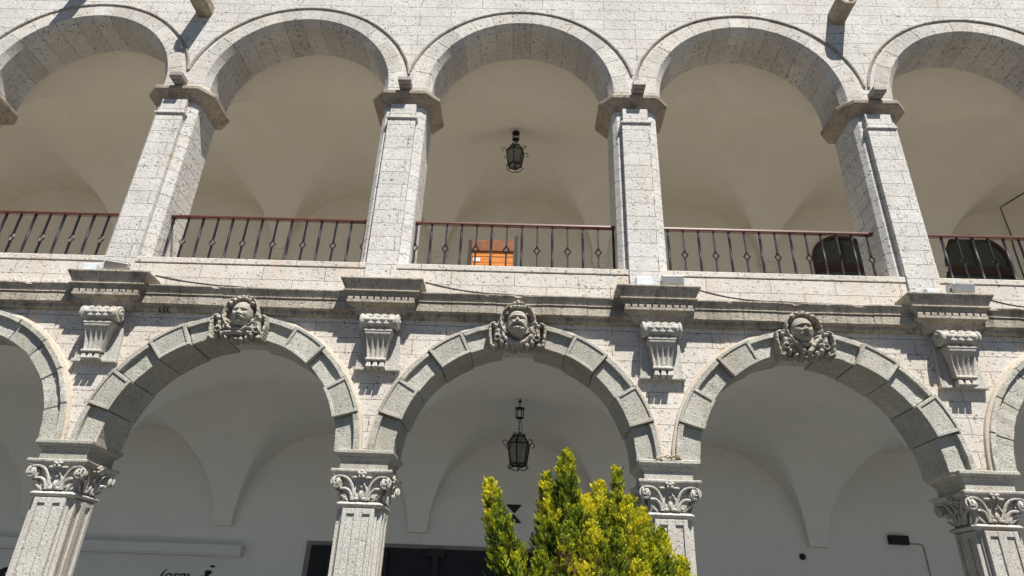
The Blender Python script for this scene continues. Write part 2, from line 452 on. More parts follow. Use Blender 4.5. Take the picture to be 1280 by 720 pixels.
# ------------------------------------------------------------------ brackets
def make_bracket(x):
    root = MB()
    # back plate
    root.loft([[(-.30,-.06,4.70),(.31,-.06,4.70),(.31,.01,4.70),(-.30,.01,4.70)], [(-.25,-.05,5.45),(.26,-.05,5.45),(.26,.01,5.45),(-.25,.01,5.45)]])
    root.box(-.315, .325, -.085, .01, 4.655, 4.699)
    br = root.build('bracket', M['capstone'], bld, (x, 0, 0), bevel=.008)
    s = MB()
    n = 20
    prof = [(.10,-.275),(.115,-.262),(.115,-.235),(.098,-.225),(.098,.225),(.115,.235),(.115,.262),(.10,.275)]
    s.lathe(prof, (0,-.20,5.335), 24, axis='x')
    for e in (-1, 1):                                   # spiral eye on both ends
        pts = [(e*.272, -.20 + (.085 - .011*t)*math.cos(t*.9), 5.335 + (.085 - .011*t)*math.sin(t*.9)) for t in [k*.35 for k in range(20)]]
        s.tube(pts, .016, 6)
        s.lathe([(.03,e*.262),(.026,e*.295),(.008,e*.300)], (0,-.20,5.335), 10, axis='x')
    # overlapping scales on the roll
    for row, ang in enumerate((118, 148, 178, 208)):
        cnt = 4 if row % 2 == 0 else 3
        for k in range(cnt):
            xx = (k - (cnt-1)/2)*.108
            a = R(ang)
            c0 = Vector((xx, -.20 + .098*math.cos(a), 5.335 + .098*math.sin(a)))
            s.blob(c0, (.050, .011, .024), 10, 6)
    s.build('scroll', M['capstone'], br, smooth=40)
    f = MB()
    # neck mouldings then the fluted body
    f.loft([[(-h,y,z),(h,y,z),(h,-.03,z),(-h,-.03,z)] for (h,y,z) in ((.185,-.22,5.24),(.195,-.235,5.215),(.195,-.255,5.205),(.195,-.255,5.183),(.18,-.235,5.175),(.18,-.248,5.165),(.18,-.248,5.14),(.165,-.225,5.12))])
    rows = 14; cols = 33
    grid = []
    for i in range(rows+1):
        t = i/rows
        z = 5.13 - t*.335
        hw = .165 - .042*t
        yb = -.240 + .075*t + .02*math.sin(t*PI)
        ring = []
        for j in range(cols):
            u = -1 + 2*j/(cols-1)
            ph = (u*2.0 + 2.0) % 1.0
            fl = .5 - .5*math.cos(2*PI*ph)                # four hollows
            d = .036*fl*(min(1, t*5))*(1 - .35*t)
            ring.append((u*hw, yb + d, z))
        ring += [(hw, -.03, z), (-hw, -.03, z)]
        grid.append(ring)
    f.loft(grid)
    f.lathe([(.012,-.145),(.026,-.14),(.026,.14),(.012,.145)], (0,-.165,4.785), 12, axis='x')
    f.build('fluted_body', M['capstone'], br, smooth=50)
    for k in (-1, 0, 1):
        d = MB()
        d.loft([[(-a,-.165-b,z),(a,-.165-b,z),(a,-.04,z),(-a,-.04,z)] for (a,b,z) in ((.024,.005,4.758),(.030,.012,4.72),(.042,.02,4.682),(.030,.01,4.664))])
        d.build('drop', M['capstone'], br, (k*.092, 0, 0), bevel=.005)
    return br
br0 = make_bracket(XC[1] + .02)
for x in XC[2:7]:
    copy_tree(br0, bld, (x + .02, 0, 0))

# ------------------------------------------------------------------ lower columns
def make_column(x):
    col = empty('column', (x, .29, 0), bld)
    sh = MB()
    # body, then the raised front strip with two long sunk channels on each face
    sh.box(-.235, .235, -.235, .235, 0.95, 2.83)
    def face_strip():
        # front strip in the plane y=-.29 : frame pieces around two channels
        xs = [(-.205,-.155),(-.045,-.004+.0),(.004,.045),(.155,.205)]
        t0, t1 = -.292, -.2345
        sh.box(-.205,-.150,t0,t1,.95,2.83); sh.box(-.050,.050,t0,t1,.95,2.83); sh.box(.150,.205,t0,t1,.95,2.83)
        sh.box(-.1498,-.0502,t0+.002,t1,2.76,2.829); sh.box(.0502,.1498,t0+.002,t1,2.76,2.829)
        sh.box(-.1498,-.0502,t0+.022,t1,.95,2.7595); sh.box(.0502,.1498,t0+.022,t1,.95,2.7595)
    for q in range(4):
        s0 = len(sh.v); face_strip()
        sh.xform(Matrix.Rotation(q*PI/2, 4, 'Z'), s0)
    sh.build('shaft', M['capstone'], col, bevel=.006)
    ba = MB()
    ba.box(-.42,.42,-.42,.42,.15,.55); ba.box(-.37,.37,-.37,.37,.551,.80)
    ba.loft([[(-h,-h,z),(h,-h,z),(h,h,z),(-h,h,z)] for (h,z) in ((.36,.801),(.36,.84),(.32,.88),(.30,.93),(.30,.949))])
    ba.build('base', M['capstone'], col, bevel=.012)
    # capital
    cp = MB()
    def sq(h, z, c=.03): return [(-h+c,-h,z),(h-c,-h,z),(h,-h+c,z),(h,h-c,z),(h-c,h,z),(-h+c,h,z),(-h,h-c,z),(-h,-h+c,z)]
    cp.loft([sq(h,z) for (h,z) in ((.255,2.831),(.285,2.85),(.305,2.872),(.305,2.885),(.285,2.905),(.25,2.915),(.245,2.95),(.255,3.05),(.285,3.16),(.30,3.215))])
    # abacus with hollowed sides
    def conc(h, z, dip, n=8):
        pts = []
        for q in range(4):
            for k in range(n):
                u = -1 + 2*k/n
                xx, yy = u*h, -h + dip*(1-u*u)
                a = q*PI/2
                pts.append((xx*math.cos(a)-yy*math.sin(a), xx*math.sin(a)+yy*math.cos(a), z))
        return pts
    cp.loft([conc(h,z,d) for (h,z,d) in ((.355,3.215,.055),(.375,3.235,.055),(.375,3.25,.055),(.392,3.262,.05),(.40,3.28,.05),(.40,3.298,.05),(.385,3.306,.05))])
    def face_ornament():
        for e in (-1, 1):
            # corner volute : a flat spiral ribbon on a sunk disc, carried by a sweeping stalk
            c0 = Vector((e*.312, -.345, 3.135))
            pts, rad = [], []
            for k in range(11):
                t = k/10
                px = .080 + .05*t + .165*t**2.4
                pz = 2.93 + .288*math.sin(t*PI*.52)
                pts.append((e*px, -.280 - .065*t, pz)); rad.append(.021 - .006*t)
            for k in range(1, 27):
                a = PI/2 - k*.36
                rr = .082 - .0024*k
                pts.append((c0.x + e*rr*math.cos(a), c0.y - .002 - .0009*k, c0.z + rr*math.sin(a))); rad.append(.0135 - .0001*k)
            cp.tube(pts, rad, 6)
            cp.lathe([(.070,.034),(.070,.07)], (c0.x, c0.y, c0.z), 14, axis='y')
            cp.blob((c0.x, c0.y-.010, c0.z), .013, 8, 6)
            # lower leaf curling out below the volute
            pts, rad = [], []
            for k in range(9):
                t = k/8
                pts.append((e*(.105 + .03*t + .12*t**2), -.285 - .055*t**1.5, 2.93 + .135*math.sin(t*PI*.6))); rad.append(.024 - .007*t)
            cp.tube(pts, rad, 7)
            pts = [(e*(.16 + .10*t), -.268 - .035*t, 2.925 + .075*t) for t in (0, .4, .8, 1)]
            cp.tube(pts, [.016,.02,.018,.008], 6)
            # inner tendrils
            pts = [(e*(.018 + .062*math.sin(t*PI)), -.283 - .012*math.sin(t*PI), 2.94 + .20*t) for t in [k/8 for k in range(9)]]
            cp.tube(pts, .015, 6)
            cp.blob((e*.052, -.288, 2.945), (.032,.022,.026), 8, 6)
            pts = [(e*(.055 + .022*math.cos(a)), -.30, 3.135 + .024*math.sin(a)) for a in [k*.7 for k in range(8)]]
            cp.tube(pts, .012, 6)
            cp.blob((e*.085, -.325, 3.205), (.05,.025,.018), 8, 6)
        cp.loft([[(-.055,-.268,2.93),(.055,-.268,2.93),(.055,-.24,2.93),(-.055,-.24,2.93)], [(-.125,-.288,3.17),(.125,-.288,3.17),(.125,-.25,3.17),(-.125,-.25,3.17)]])
        cp.blob((0, -.288, 3.0), (.028,.026,.055), 8, 6)
        cp.blob((0, -.30, 3.10), (.022,.022,.03), 8, 6)
        # rosette on the abacus
        for k in range(5):
            a = PI/2 + k*2*PI/5
            cp.blob((.038*math.cos(a), -.355, 3.245 + .036*math.sin(a)), (.026,.022,.024), 8, 6)
        cp.blob((0, -.372, 3.245), .02, 8, 6)
    for q in range(4):
        s0 = len(cp.v); face_ornament()
        cp.xform(Matrix.Rotation(q*PI/2, 4, 'Z'), s0)
    cp.build('capital', M['capstone'], col, smooth=45)
    im = MB()
    im.loft([sq(h,z,.004) for (h,z) in ((.315,3.307),(.315,3.425),(.325,3.435),(.325,3.448),(.345,3.456),(.345,3.470),(.365,3.495),(.385,3.512),(.385,3.548),(.375,3.556))])
    im.build('impost_block', M['granite'], col, bevel=.005)
    return col
col0 = make_column(XC[1] + .02)
for x in XC[2:7]:
    copy_tree(col0, bld, (x + .02, .29, 0))

# ------------------------------------------------------------------ lower arches
def wedge(mb, xc, zc, r0, r1, a0, a1, y0, y1, n=4, mi=0):
    rings = []
    for k in range(n+1):
        a = a0 + (a1-a0)*k/n
        ca, sa = math.cos(a), math.sin(a)
        rings.append([(xc + r*ca, y, zc + r*sa) for (r, y) in ((r0,y0),(r1,y0),(r1,y1),(r0,y1))])
    mb.loft(rings, mi)

def lower_arch(i, raised=True):
    xc = MID[i]
    ar = empty('arch', (xc, 0, ZS), bld)
    step = PI/11
    for k in range(11):
        if raised and k in (1, 3, 5, 7, 9): continue
        a0, a1 = k*step, (k+1)*step
        st = MB()
        # one stone: recessed face and a proud rim along its outer edge
        r0, rm, r1 = RI + rnd.uniform(-.005,.005), RO - .075, RO - .004
        yf = -.022 + rnd.uniform(-.004,.004)
        rings = []; g0, g1 = rnd.uniform(.003, .007), rnd.uniform(.003, .007)
        for j in range(6):
            a = a0 + g0 + (a1 - a0 - g0 - g1)*j/5
            ca, sa = math.cos(a), math.sin(a)
            j0 = rnd.uniform(-.005, .006); j1 = rnd.uniform(-.004, .008); j2 = rnd.uniform(-.004, .003)
            rings.append([(r_*ca, y_, r_*sa) for (r_, y_) in ((r0 + j0, yf + j2), (rm + j2, yf + j2), (rm + j2, -.088 + j1), (r1, -.088 + j1), (r1, .60), (r0 + j0, .60))])
        st.loft(rings)
        st.build('voussoir', M['granite'], ar, bevel=.007)
    mo = MB()
    n_ = 55
    rings = []
    for k in range(n_+1):
        a = PI*k/n_; ca, sa = math.cos(a), math.sin(a)
        w_ = .012*noise.noise(Vector((ca*6 + i*5, sa*6, 0)))
        rings.append([(r_*ca, y_, r_*sa) for (r_, y_) in ((RO - .0035, -.052), (RO + .034 + w_, -.040), (RO + .042 + w_, .005), (RO - .0035, .005))])
    mo.loft(rings)
    mo.build('mortar_edge', M['mortar'], ar)
    if raised:
        for k in (1, 3, 7, 9):
            v = MB()
            a0, a1 = k*step + .002, (k+1)*step - .002
            r0, r1 = RI - .014, RO + .006
            m = .042
            yo, yi = -.108, -.090
            wedge(v, 0, 0, r0, r1, a0, a1, yi, .605, 5)
            am = m/1.75
            wedge(v, 0, 0, r0, r0 + m, a0, a1, yo, yi - .0005, 5)
            wedge(v, 0, 0, r1 - m, r1, a0, a1, yo, yi - .0005, 5)
            wedge(v, 0, 0, r0 + m + .0005, r1 - m - .0005, a0, a0 + am, yo, yi - .0005, 2)
            wedge(v, 0, 0, r0 + m + .0005, r1 - m - .0005, a1 - am, a1, yo, yi - .0005, 2)
            v.build('raised_voussoir', M['granite'], ar, bevel=.005)
    return ar
for i in range(1, 6):
    lower_arch(i, raised=i in (2, 3, 4))

# ------------------------------------------------------------------ carved keystone masks (relief surfaces with real depth)
def E2(u, v, uc, vc, ru, rv, h, base=0.0, ang=0.0):
    du, dv = u - uc, v - vc
    if ang:
        ca, sa = math.cos(ang), math.sin(ang)
        du, dv = du*ca + dv*sa, -du*sa + dv*ca
    q = 1 - (du/ru)**2 - (dv/rv)**2
    return base + h*math.sqrt(q) if q > 0 else -1
def ridge(u, v, pts, r, h, base):
    best = -1
    for (a, b) in zip(pts, pts[1:]):
        ax, ay = a; bx, by = b
        dx, dy = bx-ax, by-ay
        t = max(0, min(1, ((u-ax)*dx + (v-ay)*dy)/(dx*dx+dy*dy)))
        d = math.hypot(u-ax-t*dx, v-ay-t*dy)
        if d < r: best = max(best, base + h*math.sqrt(1-(d/r)**2))
    return best
def relief(name, fn, u0, u1, v0, v1, nu, nv, parent, loc, mat):
    mb = MB(); idx = {}
    H = [[fn(u0 + (u1-u0)*i/nu, v0 + (v1-v0)*j/nv) for i in range(nu+1)] for j in range(nv+1)]
    def vid(i, j):
        if (i, j) not in idx:
            idx[i, j] = len(mb.v)
            mb.v.append((u0 + (u1-u0)*i/nu, -max(H[j][i], -.01), v0 + (v1-v0)*j/nv))
        return idx[i, j]
    for j in range(nv):
        for i in range(nu):
            if max(H[j][i], H[j][i+1], H[j+1][i], H[j+1][i+1]) > 0:
                mb.face((vid(i,j), vid(i+1,j), vid(i+1,j+1), vid(i,j+1)))
    return mb.build(name, mat, parent, loc, smooth=75)
def gs(u, v, uc, vc, su, sv): return math.exp(-((u-uc)/su)**2 - ((v-vc)/sv)**2)

def face_h(u, v, style):
    # about the face centre; head 0.29 wide and 0.38 high, weathered features cut deep
    tl = {'bald': .10, 'king': 0, 'stern': -.10}[style]
    uu = u - tl*.25*(v+.05)
    if style == 'king': rw = .142 if v > -.04 else .142 - .30*abs(v+.04)**1.6
    else: rw = .148 if v > -.02 else .148 - .16*(abs(v+.02))**1.2
    top, bot = (.175, .245) if style == 'king' else (.195, .192)
    q = 1 - abs(uu/max(rw,.02))**2.3 - abs(v/(top if v > 0 else bot))**2.4
    if q <= 0: return -1
    h = .165*q**.40
    sk = .050 if style == 'king' else .042
    h -= sk*(gs(uu, v, -.054, .026, .033, .019) + gs(uu, v, .054, .026, .033, .019))
    h += .020*(gs(uu, v, -.054, .023, .018, .010) + gs(uu, v, .054, .023, .018, .010))
    bh = .020 if style == 'bald' else .042
    h += bh*(gs(uu, v + .12*abs(uu), -.050, .056, .048, .013) + gs(uu, v + .12*abs(uu), .050, .056, .048, .013))
    nl = max(0, min(1, (.050 - v)/.090))
    h += .068*nl*math.exp(-(uu/(.013 + .015*nl))**2)*(1 if v > -.044 else math.exp(-((v+.044)/.009)**2))
    h += .020*(gs(uu, v, -.026, -.036, .012, .012) + gs(uu, v, .026, -.036, .012, .012))
    h += .018*(gs(uu, v, -.082, -.028, .032, .036) + gs(uu, v, .082, -.028, .032, .036))
    if style == 'king':
        h -= .020*(gs(uu, v, -.10, -.02, .02, .05) + gs(uu, v, .10, -.02, .02, .05))
        w_ = v + .28*abs(uu)
        h += .085*(gs(uu, w_, -.052, -.058, .056, .020) + gs(uu, w_, .052, -.058, .056, .020))
        h -= .035*gs(uu, v, 0, -.096, .065, .009)
        h += .090*gs(uu, v, 0, -.150, .13, .045)
        h += .008*math.sin(uu*120 + 3*math.sin(v*60)) if v < -.05 else 0
        h += .016*gs(uu, v, 0, .115, .11, .022)
    else:
        k = .034 if style == 'stern' else .028
        h += k*(gs(uu, v + .45*abs(uu), -.030, -.060, .034, .012) + gs(uu, v + .45*abs(uu), .030, -.060, .034, .012))
        h += .020*gs(uu, v, 0, -.094, .028, .009) - .026*gs(uu, v, 0, -.081, .036, .006)
        h += .028*gs(uu, v, 0, -.140, .042, .024) - .016*gs(uu, v, 0, -.113, .034, .007)
        if style == 'stern': h += .016*gs(uu, v, 0, .068, .018, .02)
    h += .004*noise.noise(Vector((u*30, v*30, 7)))
    return h

def cart_h(u, v, style):
    h = -1
    a = abs(u)
    # body widening towards the arch
    edge = .385 - .10*max(0, (v+.06))*2.2
    if -.32 < v < .13 and a < edge: h = max(h, .085)
    # shell hood : hollow niche with a thick rolled rim
    q = math.hypot(u/.272, (v-.10)/.285)
    if q < 1.0 and v > -.10:
        h = max(h, .06)
        if q > .80: h = max(h, .12 + .10*math.sin(min(1, (q-.80)/.20)*PI))
    # foliage on the hood's flanks
    for (uc, vc, ru, rv, hh) in ((.225,.16,.04,.05,.06),(.245,.06,.05,.05,.08),(.19,.25,.04,.04,.06),(.20,-.03,.045,.05,.09),(.31,.02,.05,.035,.08)):
        h = max(h, E2(a, v, uc, vc, ru, rv, hh, .12))
    # side straps with lifted outer edge
    h = max(h, ridge(a, v, [(.335,.055),(.385,.03),(.392,-.08),(.365,-.285)], .024, .06, .15))
    h = max(h, ridge(a, v, [(.365,-.285),(.335,-.30)], .028, .05, .15))
    # rolled tubes with dark open ends
    if .225 < a < .325 and -.155 < v < -.03:
        t = (a - .275)/.05
        h = max(h, .11 + .095*math.sqrt(max(0, 1 - t*t)))
    d = math.hypot(a-.275, (v+.165)/.8)
    if d < .050: h = .20 if d > .032 else .03
    # leaves and fringe
    for (uc, vc, ru, rv, hh) in ((.195,-.13,.04,.05,.09),(.215,-.225,.04,.055,.085),(.14,-.265,.038,.055,.08),(.30,-.255,.035,.045,.06),(.06,-.285,.034,.05,.07),(.0,-.295,.03,.045,.06)):
        h = max(h, E2(a, v, uc, vc, ru, rv, hh, .11))
    # crest and hair
    if style == 'king':
        for k in (-1, 0, 1):
            h = max(h, E2(u, v, k*.052, .345 + (.022 if k == 0 else 0), .030, .040, .06, .19))
        h = max(h, ridge(u, v, [(-.10,.285),(-.04,.30),(.04,.30),(.10,.285)], .028, .05, .20))
        for e in (-1, 1):
            dd = math.hypot(u-e*.155, v-.285)
            if dd < .05: h = max(h, .19 + .03*math.cos(dd/.05*PI*1.6))
        h = max(h, ridge(a, v, [(.21,-.03),(.185,-.15),(.10,-.225),(0,-.245)], .036, .055, .15))
    elif style == 'bald':
        for k in range(-3, 4):
            h = max(h, E2(u, v, k*.052, .320 - .010*k*k, .031, .036, .06, .19))
        dd = math.hypot(u-.125, v-.285)
        if dd < .055: h = max(h, .20 + .035*math.cos(dd/.055*PI*1.8))
        h = max(h, ridge(u, v, [(-.19,-.10),(-.08,-.15),(.06,-.155),(.19,-.10)], .034, .055, .15))
        h = max(h, ridge(u, v, [(-.18,-.215),(0,-.195),(.17,-.20)], .032, .06, .14))
        if h > 0: h -= .09*gs(u, v, .11, -.225, .03, .045) + .08*gs(u, v, -.10, -.258, .03, .02) + .08*gs(u, v, .03, -.258, .03, .018)
    else:
        for k in range(-2, 3):
            h = max(h, E2(u, v, k*.068, .325 - .012*k*k, .042, .040, .055, .18))
        h = max(h, ridge(u, v, [(-.21,-.06),(-.10,-.14),(-.045,-.25)], .040, .06, .15))
        h = max(h, ridge(u, v, [(.20,-.06),(.11,-.14),(.04,-.25)], .040, .06, .15))
        h = max(h, ridge(u, v, [(-.05,-.125),(0,-.14),(.05,-.125)], .03, .06, .16))
        if h > 0: h -= .10*gs(u, v, -.165, -.225, .040, .05) + .07*gs(u, v, .0, -.275, .05, .02)
    lo = -.325 + .030*math.sin(u*42) + .10*max(0, a-.30)
    if v < lo: return -1
    n = noise.noise(Vector((u*24, v*24, len(style))))
    n2 = noise.noise(Vector((u*58, v*58, 3 + len(style))))
    return h + (.016*n + .009*n2 if h > .02 else 0)

MASKS = [(2, 'bald', 'keystone mask of a round smooth face with a curled moustache', .035),
         (3, 'king', 'keystone mask of a bearded man wearing a small crown', .0),
         (4, 'stern', 'keystone mask of a frowning face above open coat lapels', -.03)]
for (i, st, lab, tilt) in MASKS:
    mk = relief('keystone_mask', lambda u, v: cart_h(u, v, st), -.46, .46, -.38, .42, 150, 130, bld, (MID[i] - .015, .02, 5.34), M['carved'])
    mk['label'] = lab
    hd = relief('carved_head', lambda u, v: (lambda q: q + .07 if q > 0 else -1)(face_h(u, v, st)), -.17, .17, -.26, .21, 100, 134, mk, (tilt*.6, -.055, .075), M['carved'])
    # solid stone behind the relief so that it reads as a block from the side
    kb = MB()
    wedge(kb, 0, 0, RI + .002, RO + .02, PI/2 - PI/22, PI/2 + PI/22, -.085, .04, 3)
    kb.build('keystone_block', M['granite'], mk, (.015, -.02, ZS - 5.34), bevel=.006)

# ------------------------------------------------------------------ upper piers
def octo(hx, y0, y1, c, z):
    return [(-hx + c, y0, z), (hx - c, y0, z), (hx, y0 + c, z), (hx, y1 - c, z), (hx - c, y1, z), (-hx + c, y1, z), (-hx, y1 - c, z), (-hx, y0 + c, z)]
def make_pier(x):
    pr = empty('upper_pier', (x, 0, 0), bld)
    b = MB()
    b.loft([octo(.375, .06, .84, .075, 6.401), octo(.375, .06, .84, .075, 9.52)])
    b.build('shaft', M['sillar'], pr, bevel=.008)
    p_ = MB()
    p_.box(-.235, .235, -.035, .10, 5.99, 9.185)
    p_.box(-.215, .215, -.03, .10, 9.2355, 9.515)
    p_.build('pilaster', M['sillar'], pr, bevel=.008)
    m = MB()
    m.loft([[(-h,y,z),(h,y,z),(h,.10,z),(-h,.10,z)] for (h,y,z) in ((.24,-.04,9.1855),(.262,-.062,9.195),(.262,-.062,9.222),(.248,-.045,9.235))])
    m.build('moulding_band', M['sillar_ring'], pr, bevel=.004)
    c = MB()
    prof = [(-.058,9.516),(-.040,9.535),(-.026,9.57),(.022,9.625),(.09,9.665),(.135,9.685),(.135,9.70),(.155,9.708),(.16,9.765),(.15,9.785),(.10,9.80)]
    c.loft([octo(.435 + d, .06 - d*.9 - .012 - (.04 if d < 0 else 0)*0, .84 + d, .10 + d*.75, z) for (d, z) in prof])
    c.build('capital', M['dirty'], pr, bevel=.006)
    return pr
pier0 = make_pier(XC[1] + UX)
for x in XC[2:7]: copy_tree(pier0, bld, (x + UX, 0, 0))

# upper arches : face ring flush with the wall, chamfer, soffit
def upper_arch(i):
    xc = MID[i] + UX
    ua = empty('upper_arch', (xc, 0, ZU), bld)
    rg = MB()
    ns = 15
    st = PI/ns
    for k in range(ns):
        a0, a1 = k*st + .0012, (k+1)*st - .0012
        rings = []
        dy = rnd.uniform(-.002, .003)
        for j in range(5):
            a = a0 + (a1-a0)*j/4
            ca, sa = math.cos(a), math.sin(a)
            rings.append([(r*ca, y, r*sa) for (r, y) in ((RU, .052+dy), (RU + .26, .052+dy), (RU + .26, .80), (RU - .095, .858), (RU - .095, .165))])
        rg.loft(rings)
    for e in (-1, 1):                                   # straight foot on the capital
        s0 = len(rg.v)
        poly = [(RU, .052), (RU + .26, .052), (RU + .26, .80), (RU - .095, .858), (RU - .095, .165)]
        rg.prism([(e*a, b) for a, b in poly], 'z', -.17, -.002)
    rg.build('voussoir_ring', M['sillar_ring'], ua, bevel=.005)
    dm = MB()
    a_, b_ = 2.02, 1.93
    lim = math.acos(min(1, (XC[i+1]-XC[i])/2/a_ - .004)) if (XC[i+1]-XC[i])/2 < a_ else .12
    rings = []
    n = 60
    for k in range(n+1):
        a = lim + (PI - 2*lim)*k/n
        ca, sa = math.cos(a), math.sin(a)
        rings.append([((a_+d)*ca, y, (b_+d)*sa) for (d, y) in ((-.028,.056),(-.012,.036),(.012,.028),(.026,.034),(.026,.07),(-.028,.07))])
    dm.loft(rings)
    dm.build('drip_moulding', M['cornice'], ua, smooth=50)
for i in range(1, 6): upper_arch(i)

for x in (-3.253, -3.194, -3.136):
    q = MB(); q.box(x - .007, x + .007, -.079, .0, 5.46, 5.545); q.build('drain_slot', M['cable'], bld)
q = MB(); q.box(-3.245, -3.215, -.006, .0, 5.36, 5.405); q.build('drain_slot', M['lampbox'], bld)
# water spouts
def spout(x, z, L=.42):
    s = MB()
    poly = [(-.15,.16),(-.15,-.03),(-.085,-.12),(.085,-.12),(.15,-.03),(.15,.16),(.10,.16),(.10,0),(.05,-.05),(-.05,-.05),(-.10,0),(-.10,.16)]
    s.prism(poly, 'y', .10, -L)
    s.build('water_spout', M['dirty'], bld, (x, 0, z), bevel=.012)
spout(-4.17, 11.73); spout(7.74, 11.85); spout(-6.62, 12.38, .55)

# ------------------------------------------------------------------ galleries behind the arches
def vault(i, s, H, rise, y0, y1, gap, mat, soft, n=22):
    """groin vault over one bay with flat ribs of width 2*gap at its sides"""
    xl, xr = XC[i], XC[i+1]
    xc = (xl + xr)/2; hw = (xr - xl)/2
    a = hw - gap
    yc = (y0 + y1)/2; hd = (y1 - y0)/2; b = hd - .13
    us = [-hw] + [-a*math.cos(PI*k/(2*n)) if k <= n else 0 for k in range(n)] + [0] + [a*math.cos(PI*(n-k)/(2*n)) for k in range(1, n+1)] + [hw]
    us = [-hw] + [-a*math.cos(PI/2*k/n) for k in range(n+1)] + [a*math.sin(PI/2*k/n) for k in range(1, n+1)] + [hw]
    vs = [-hd] + [-b*math.cos(PI/2*k/n) for k in range(n+1)] + [b*math.sin(PI/2*k/n) for k in range(1, n+1)] + [hd]
    mb = MB()
    def z(u, v):
        zu = math.sqrt(max(0, 1 - (u/a)**2)) if abs(u) <= a else 0
        zv = math.sqrt(max(0, 1 - (v/b)**2)) if abs(v) <= b else 0
        m = max(zu, zv); k = .015 + soft*m**3.5
        d_ = max(0, k - abs(zu - zv))/k
        Hv = H + (rise*(v/hd)**2 if v < 0 else 0)           # the front half climbs to clear the arch
        return s + Hv*(m + d_*d_*k*.25)
    k = len(us)
    for v in vs:
        for u in us: mb.v.append((xc + u, yc + v, z(u, v)))
    for j in range(len(vs)-1):
        for q in range(k-1):
            A, B, C_, D = j*k+q, j*k+q+1, (j+1)*k+q+1, (j+1)*k+q
            um, vm = (us[q]+us[q+1])/2, (vs[j]+vs[j+1])/2
            if um*vm > 0: mb.face((A, B, C_)); mb.face((A, C_, D))
            else: mb.face((A, B, D)); mb.face((B, C_, D))
    return mb.build('groin_vault', mat, bld, smooth=5)
for i in range(7):
    vault(i, 3.15, 1.98, .22, .56, WB, .20, M['plaster_low'], .30)
for i in range(7):
    o = vault(i, 9.62, 1.75, .42, .86, WB, .16, M['plaster_up'], .34)
    o.location.x = UX

bw = MB(); bw.box(XMIN, XMAX, WB, WB + .4, 0.14, 6.0); bw.build('lower_back_wall', M['plaster_low'], bld)
bw = MB(); bw.box(XMIN, XMAX, WB, WB + .4, 6.001, 13.6); bw.build('upper_back_wall', M['plaster_up'], bld)
bw = MB()
for x in (XMIN - .4, XMAX): bw.box(x, x + .4, 0, WB + .4, 0, 13.6)
bw.build('end_wall', M['sillar'], bld)
fl = MB(); fl.box(XMIN, XMAX, .81, WB, 6.05, 6.38); fl.build('gallery_floor', M['gravelroof'], bld)
fl = MB(); fl.box(XMIN, XMAX, -1.0, WB, 0.005, .15); fl.build('arcade_pavement', M['tiles'], bld)
fl = MB(); fl.box(XMIN - .4, XMAX + .4, .061, WB + .4, 13.601, 13.9); fl.build('roof', M['gravelroof'], bld)

# small stepped corbels where the upper vaults land
cbm = MB()
cbm.loft([[(-h,-d,z),(h,-d,z),(h,0,z),(-h,0,z)] for (h,d,z) in ((.12,.06,9.40),(.16,.10,9.44),(.16,.10,9.50),(.19,.14,9.53),(.19,.14,9.60),(.22,.17,9.625))])
cr = cbm.build('vault_corbel', M['plaster_up'], bld, (XC[1] + UX, WB, 0))
for x in XC[2:7]: copy_tree(cr, bld, (x + UX, WB, 0))

# arched dark windows in the upper back wall
def arched_window(x0, x1, z0, z1):
    xc = (x0 + x1)/2; hw = (x1 - x0)/2
    spr = z1 - hw*.85
    def outline(d, n=20):
        return [(xc - hw - d, z0)] + [(xc - (hw+d)*math.cos(PI*k/n), spr + (hw*.85+d)*math.sin(PI*k/n)) for k in range(n+1)] + [(xc + hw + d, z0)]
    f = MB()
    o, i_ = outline(0), outline(-.09)
    k = len(o)
    rings = [[(o[j][0], WB-.05, o[j][1]), (o[j][0], WB+.02, o[j][1]), (i_[j][0], WB+.02, i_[j][1]), (i_[j][0], WB-.05, i_[j][1])] for j in range(k)]
    f.loft(rings)
    win = f.build('arched_window', M['winwood'], bld)
    p_ = MB(); p_.prism(outline(-.085), 'y', WB - .02, WB + .01); p_.build('pane', M['darkglass'], win)
    t = MB(); t.box(x0 + .09, x1 - .09, WB - .045, WB - .021, 9.50, 9.72); t.box(xc - .03, xc + .03, WB - .04, WB - .021, 9.72, z1 - .12)
    t.build('transom', M['winwood'], win)
arched_window(9.08, 10.62, 6.9, 10.50)
arched_window(12.24, 13.88, 6.9, 10.62)

# dark slatted shutter in the lower back wall
sh = MB()
X0, X1, ZT = -2.12, 3.4, 2.86
fr = MB()
fr.box(X0 - .10, X1 + .10, WB - .03, WB + .01, ZT, ZT + .07); fr.box(X0 - .10, X0, WB - .03, WB + .01, .15, ZT - .001); fr.box(X1, X1 + .10, WB - .03, WB + .01, .15, ZT - .001)
shut = fr.build('slatted_shutter', plain('shutter_reveal', (.20,.20,.19), .6), bld, bevel=.004)
sh.box(X0, X1, WB - .012, WB - .004, .15, ZT - .002)
z = ZT - .03
while z > .2:
    sh.loft([[(X0, WB-.040, z-.10), (X1, WB-.040, z-.10), (X1, WB-.014, z-.095), (X0, WB-.014, z-.095)], [(X0, WB-.022, z), (X1, WB-.022, z), (X1, WB-.014, z), (X0, WB-.014, z)]])
    z -= .125
sh.build('slat_panel', M['shutter'], shut)
for (x, wd, dz) in ((-.62, .17, .06), (.42, .12, .0), (2.1, .12, 0), (-1.72, .05, 0)):
    q = MB(); q.box(x - wd/2, x + wd/2, WB - .10, WB - .042, .15, ZT - .01 - dz)
    if wd == .12: q.box(x - .17, x + .17, WB - .11, WB - .042, ZT - .16, ZT - .012)
    q.build('post', M['black'], shut, bevel=.004)

